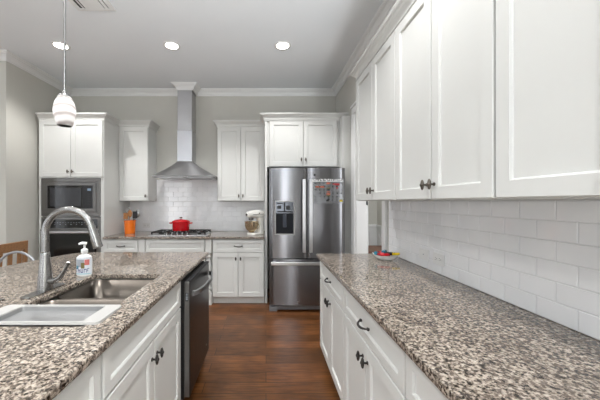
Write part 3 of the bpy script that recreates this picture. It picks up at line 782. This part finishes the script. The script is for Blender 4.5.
# stand mixer
t = thing('stand_mixer', 'white stand mixer with a polished bowl beside the refrigerator', 'mixer', (-.155, 4.06, .9155), math.radians(45)); t.scale = (.95, .95, .95)
# local: head points to -x, column at +x
MB().add(*(lambda P: (P[0], P[1]))(( [(x, y, 0) for x, y in rrect(-.13, .15, -.095, .095, .08)]+[(x, y, .03) for x, y in rrect(-.125, .145, -.09, .09, .08)],
    [tuple(range(28)), tuple(range(28, 56))]+[(i, (i+1) % 28, 28+(i+1) % 28, 28+i) for i in range(28)]))).build('base', M['mixer'], t, bevel=.006)
rs = []
for z, cx, hx, hy in ((.03, .10, .05, .06), (.08, .105, .042, .048), (.16, .105, .040, .045), (.22, .10, .05, .05), (.25, .095, .06, .052)):
    rs.append([(x+cx, y, z) for x, y in rrect(-hx, hx, -hy, hy, min(hx, hy)*.7)])
MB().rings(rs).build('column', M['mixer'], t, smooth=True)
rs = []
for x, zc_, ry, rz_ in ((.17, .300, .02, .02), (.165, .300, .045, .045), (.13, .301, .056, .056), (.05, .302, .062, .062), (-.05, .300, .060, .058), (-.12, .298, .052, .050), (-.155, .296, .040, .040), (-.165, .295, .02, .02)):
    rs.append([(x, ry*math.cos(2*PI*j/20), zc_+rz_*math.sin(2*PI*j/20)) for j in range(20)])
hd = MB().rings(rs).build('head', M['mixer'], t, smooth=True)
MB().lathe([(.036, .215), (.040, .235), (.040, .25)], (-.085, 0, 0), 20).build('beater_hub', M['nickel'], hd, smooth=True)
MB().tube([(-.165, 0, .297), (-.178, 0, .297)], .016, 14).build('attachment_knob', M['nickel'], hd, smooth=True)
MB().box(-.10, .12, -.0635, -.060, .296, .302).build('trim_band', M['nickel'], hd)
MB().ell((.03, -.062, .315), (.010, .008, .010)).build('speed_lever', M['black'], hd, smooth=True)
bw = MB().lathe([(.045, .031), (.050, .034), (.040, .045), (.055, .055), (.085, .085), (.100, .13), (.104, .19), (.107, .192), (.104, .193), (.099, .13), (.08, .085), (.001, .06)], (-.075, 0, 0), 32).build('bowl', M['bowlsteel'], t, smooth=True)
MB().tube([(-.075+.02, -.103, .165), (-.06, -.14, .16), (-.06, -.145, .12), (-.065, -.125, .09), (-.07, -.092, .10)], .006, 8).build('handle', M['bowlsteel'], bw, smooth=True)
MB().tube([(-.085, 0, .215), (-.085, 0, .15)], .008).tube([(-.085, -.03, .15), (-.085, -.045, .11), (-.085, 0, .075), (-.085, .045, .11), (-.085, .03, .15), (-.085, -.03, .15)], .006, 8).build('beater', M['nickel'], hd, smooth=True)

# outlets: local plane y=0 facing -y
def outlet(label, loc, rz, kind, w=.118, h=.075):
    t = thing('wall_outlet', label, 'outlet', loc, rz)
    MB().box(-w/2, w/2, -.006, 0, -h/2, h/2).build('plate', M['white'], t, bevel=.002)
    if kind == 'duplex':
        for cx in (-.021, .021):
            r = MB().prism([(cx+a, b) for a, b in rrect(-.0165, .0165, -.014, .014, .008)], 'y', -.008, -.0062).build('socket', M['white'], t)
            MB().box(cx-.009, cx-.001, -.0085, -.008, -.008, -.0055).box(cx-.009, cx-.001, -.0085, -.008, .005, .0075).tube([(cx+.008, -.0085, 0), (cx+.008, -.008, 0)], .0028, 8).build('slots', M['dark'], r)
    else:
        r = MB().box(-.034, .034, -.008, -.0062, -.0165, .0165).build('rocker', M['white'], t, bevel=.001)
        MB().box(-.006, .006, -.0085, -.008, -.003, .003).build('indicator', M['greyprint'], r)
outlet('white outlet plate on the back tiles between the orange crock and the red pot', (-1.89, YB-.0095, 1.005), 0, 'duplex')
outlet('blank-faced white switch plate on the side tiles closest to the oval dish', (XW-.0095, 1.965, 1.012), -PI/2, 'switch')
outlet('white duplex outlet with two sockets on the side tiles above the long counter', (XW-.0095, 1.80, 1.012), -PI/2, 'duplex')

# oval dish with wrapped things
t = thing('oval_dish', 'white boat-shaped dish holding colourful wrapped items on the long counter', 'dish', (.945, 2.24, .9155), math.radians(-28))
rs = []
def oval(a, b, z, up): return [(a*math.cos(2*PI*j/28), b*math.sin(2*PI*j/28), z+up*math.cos(2*PI*j/28)**4) for j in range(28)]
MB().rings([oval(.05, .025, 0, 0), oval(.085, .042, .012, .004), oval(.118, .056, .033, .014), oval(.12, .058, .036, .015), oval(.114, .053, .034, .013), oval(.08, .038, .015, .004), oval(.04, .02, .007, 0)]).build('dish_shell', M['ceramic'], t, smooth=True)
o = t; del o['label']; del o['category']
sh = [c for c in t.children][0]; sh.parent = None; sh.location = t.location; sh.rotation_euler = t.rotation_euler; sh.name = 'oval_dish_tmp'
bpy.data.objects.remove(t); sh.name = 'oval_dish'; sh.scale = (.84, .84, 1.05)
tag(sh, 'white boat-shaped dish holding colourful wrapped items on the long counter', 'dish')
def wrapped(name, label, cat, dx, dy_, dz, m, size, rz, tilt=0):
    c, s_ = math.cos(math.radians(-28)), math.sin(math.radians(-28))
    mb = MB(); lx, ly, lz = size
    mb.rings([[(x, y*abs(k), z*abs(k)) for y, z in ((-ly, 0), (-ly*.7, lz*.8), (0, lz), (ly*.7, lz*.8), (ly, 0), (ly*.7, -lz*.8), (0, -lz), (-ly*.7, -lz*.8))] for x, k in ((-lx*1.25, .95), (-lx, .4), (-lx*.8, .85), (0, 1), (lx*.8, .85), (lx, .4), (lx*1.25, .95))])
    tag(mb.build(name, M[m], smooth=True, loc=(.945+.84*(c*dx-s_*dy_), 2.24+.84*(s_*dx+c*dy_), .9155+dz*1.05), rot=(0, tilt, rz)), label, cat)
wrapped('wrapped_candy', 'teal wrapped candy at the end of the oval dish nearest the doorway', 'candy', -.070, .005, .043, 'teal', (.020, .018, .016), .6, .3)
wrapped('wrapped_candy', 'large red wrapped candy along the front of the oval dish', 'candy', -.03, -.026, .045, 'redwrap', (.024, .016, .014), -.5)
wrapped('wrapped_candy', 'teal wrapped candy lying on top of the red ones in the oval dish', 'candy', -.012, .004, .062, 'teal', (.020, .017, .013), .9)
wrapped('wrapped_candy', 'small red wrapped candy at the back of the oval dish behind the teal one', 'candy', -.04, .022, .052, 'redwrap', (.020, .015, .013), .2)
wrapped('wrapped_candy', 'small red wrapped candy in the middle front of the oval dish', 'candy', .012, -.026, .045, 'redwrap', (.018, .014, .012), .1)
wrapped('black_pouch', 'black shiny pouch between the red candy and the yellow piece in the oval dish', 'pouch', .040, .006, .050, 'black', (.028, .022, .014), -.2)
wrapped('yellow_toy', 'yellow plastic piece at the wall end of the oval dish', 'toy', .090, -.004, .053, 'yellow', (.020, .015, .011), .1)

# ceiling fittings
def can_light(x, y, label):
    t = thing('recessed_light', label, 'ceiling light', (x, y, ZC-.001), 0, 'recessed ceiling lights')
    MB().lathe([(.095, 0), (.095, -.004), (.088, -.008), (.072, -.006), (.070, 0)], n=28).build('trim_ring', M['white'], t, smooth=True)
    MB().lathe([(.069, -.001), (.069, -.003), (.001, -.003)], n=24).build('lens', M['lens'], t)
    l = bpy.data.lights.new('can_lamp', 'SPOT'); l.energy = CAN_W; l.spot_size = math.radians(124 if y > 3 and x < -2 else 112); l.spot_blend = .6; l.shadow_soft_size = .035; l.color = (1, .995, .985)
    o = bpy.data.objects.new('can_lamp', l); COL.objects.link(o); o.location = (x, y, ZC-.03)
rows = [(3.2, 'row nearest the hood'), (1.35, 'row above the sink'), (-.5, 'added row behind the camera'), (-2.6, 'added row at the rear of the room')]  # last two rows are unseen, added to brighten the room
cols_ = [(-2.32, 'over the oven side'), (-1.065, 'over the middle'), (.19, 'over the aisle')]
for y, a in rows:
    for x, b in cols_:
        lb = 'round recessed ceiling light, %s, %s' % (a, b)
        if y == 3.2:
            lb = {-2.32: 'round recessed ceiling light behind the pendant cord', -1.065: 'round recessed ceiling light in line with the range hood', .19: 'round recessed ceiling light above the refrigerator side of the aisle'}[x]
        can_light(x, y, lb)
l = bpy.data.lights.new('hall_fill', 'POINT'); l.energy = HALL_W; l.shadow_soft_size = .12; l.color = (.95, .98, 1)
o = bpy.data.objects.new('hall_fill', l); COL.objects.link(o); o.location = (1.72, 4.2, 2.9)  # unseen point light added to brighten the hall, no fitting
t = thing('air_vent', 'white louvred air vent set in the ceiling', 'vent', (-1.555, 2.38, ZC-.001))
vw, vd = .145, .20
frame(MB(), -vw-.03, vw+.03, -vd-.03, vd+.03, .034, 0, .008).v
mb = MB()
for a, b, c, d in ((-vw-.03, -vw, -vd-.03, vd+.03), (vw, vw+.03, -vd-.03, vd+.03), (-vw, vw, -vd-.03, -vd), (-vw, vw, vd, vd+.03)): mb.box(a, b, c, d, -.009, 0)
mb.build('frame', M['white'], t, bevel=.003)
MB().box(-vw, vw, -vd, vd, -.001, 0).build('duct_opening', M['dark'], t)
MB().box(-.085, .085, -vd, vd, -.011, -.004).build('centre_plate', M['white'], t, bevel=.003)
for sx in (-1, 1):
    for k_ in range(2):
        x = sx*(.105+.036*k_)
        MB().prism([(x-.012*sx, -.010), (x-.010*sx, -.011), (x+.012*sx, -.003), (x+.010*sx, -.002)], 'y', -vd, vd).build('louvre', M['white'], t)
# pendants: the second and third are unseen, added to brighten the ceiling
def pendant(y, label):
    t = thing('pendant_lamp', label, 'pendant lamp', (-1.245, y, 1.845))
    MB().lathe([(r_*.93, z_) for r_, z_ in [(.040, 0), (.047, .01), (.058, .05), (.065, .085), (.064, .11), (.055, .145), (.042, .172), (.036, .182), (.033, .182), (.052, .14), (.060, .105), (.060, .085), (.053, .05), (.040, .008), (.040, 0)]], n=32).build('glass_shade', M['swirl'], t, smooth=True)
    MB().lathe([(.035, .181), (.033, .19), (.026, .197), (.012, .203), (.006, .222)], n=20).build('cap', M['nickel'], t, smooth=True)
    MB().tube([(0, 0, .22), (0, 0, ZC-1.845-.02)], .0065, 8).build('rod', M['nickel'], t)
    MB().lathe([(.06, ZC-1.845-.022), (.06, ZC-1.845-.004), (.055, ZC-1.845-.001), (.001, ZC-1.845-.001)], n=24).build('canopy', M['nickel'], t, smooth=True)
    l = bpy.data.lights.new('pendant_bulb', 'POINT'); l.energy = PENDANT_W; l.shadow_soft_size = .05; l.color = (1, .975, .94)
    o = bpy.data.objects.new('pendant_bulb', l); COL.objects.link(o); o.location = (-1.245, y, 1.845+.10)
pendant(1.75, 'white swirled glass pendant lamp hanging over the sink on a thin rod')
pendant(.85, 'added unseen white pendant lamp over the island, nearer the camera than the sink')
pendant(-.05, 'added unseen white pendant lamp over the camera end of the island')

# stool and chair by the island
t = thing('counter_stool', 'grey metal stool with a hooped back beside the island', 'stool', (-2.225, 2.40, 0))
MB().lathe([(.17, .60), (.18, .605), (.18, .625), (.17, .632), (.001, .632)], n=28).build('seat', M['stool'], t, smooth=True)
pts = [( .185*math.cos(a), .13, .738+.19*math.sin(a)) for a in [-.95+i*(PI+1.9)/24 for i in range(25)]]
MB().tube(pts, .011, 10).build('back_hoop', M['stool'], t, smooth=True)
for sx in (-1, 1):
    for sy in (-1, 1): MB().tube([(sx*.11, sy*.11, .60), (sx*.19, sy*.19, 0)], .012, 10).build('leg', M['stool'], t, smooth=True)
MB().tube([(.165*math.cos(a), .165*math.sin(a), .25) for a in [i*2*PI/24 for i in range(25)]], .008, 8).build('foot_ring', M['stool'], t, smooth=True)
t = thing('dining_chair', 'wooden slat-back dining chair beyond the island by the pale wall', 'chair', (-2.64, 2.85, 0), PI/2)
# local: back along x at y=0, seat towards +y (world -x)
hw = .235
for sx in (-1, 1):
    MB().prism([(-.02, 0), (.02, 0), (.02, .45), (.0, .95), (-.035, .95), (-.02, .45)], 'x', sx*hw-.018, sx*hw+.018).build('leg', M['chairwood'], t, bevel=.004)
    MB().box(sx*(hw-.01)-.02, sx*(hw-.01)+.02, .38, .42, 0, .43).build('leg', M['chairwood'], t, bevel=.004)
MB().prism([(.002, .862), (-.028, .862), (-.036, .955), (-.006, .955)], 'x', -hw-.02, hw+.02).build('top_rail', M['chairwood'], t, bevel=.006)
MB().prism([(.012, .50), (-.012, .50), (-.014, .55), (.01, .55)], 'x', -hw+.018, hw-.018).build('lower_rail', M['chairwood'], t, bevel=.003)
for i in range(4):
    x = -.165+i*.11
    MB().prism([(.006, .54), (-.008, .54), (-.022, .863), (-.008, .863)], 'x', x-.023, x+.023).build('slat', M['chairwood'], t, bevel=.002)
MB().box(-hw-.01, hw+.01, .0, .44, .43, .46).build('seat', M['chairwood'], t, bevel=.008)
# hallway table
t = thing('hall_table', 'brown wooden table in the hallway seen through the doorway', 'table', (1.80, 3.95, 0))
MB().box(-.50, .36, -.30, .20, .70, .738).build('table_top', M['tablewood'], t, bevel=.004)
MB().box(-.47, .33, -.27, .17, .62, .699).build('apron', M['tablewood'], t)
for x in (-.44, .30):
    for y in (-.24, .14): MB().box(x-.03, x+.03, y-.03, y+.03, 0, .619).build('leg', M['tablewood'], t, bevel=.003)
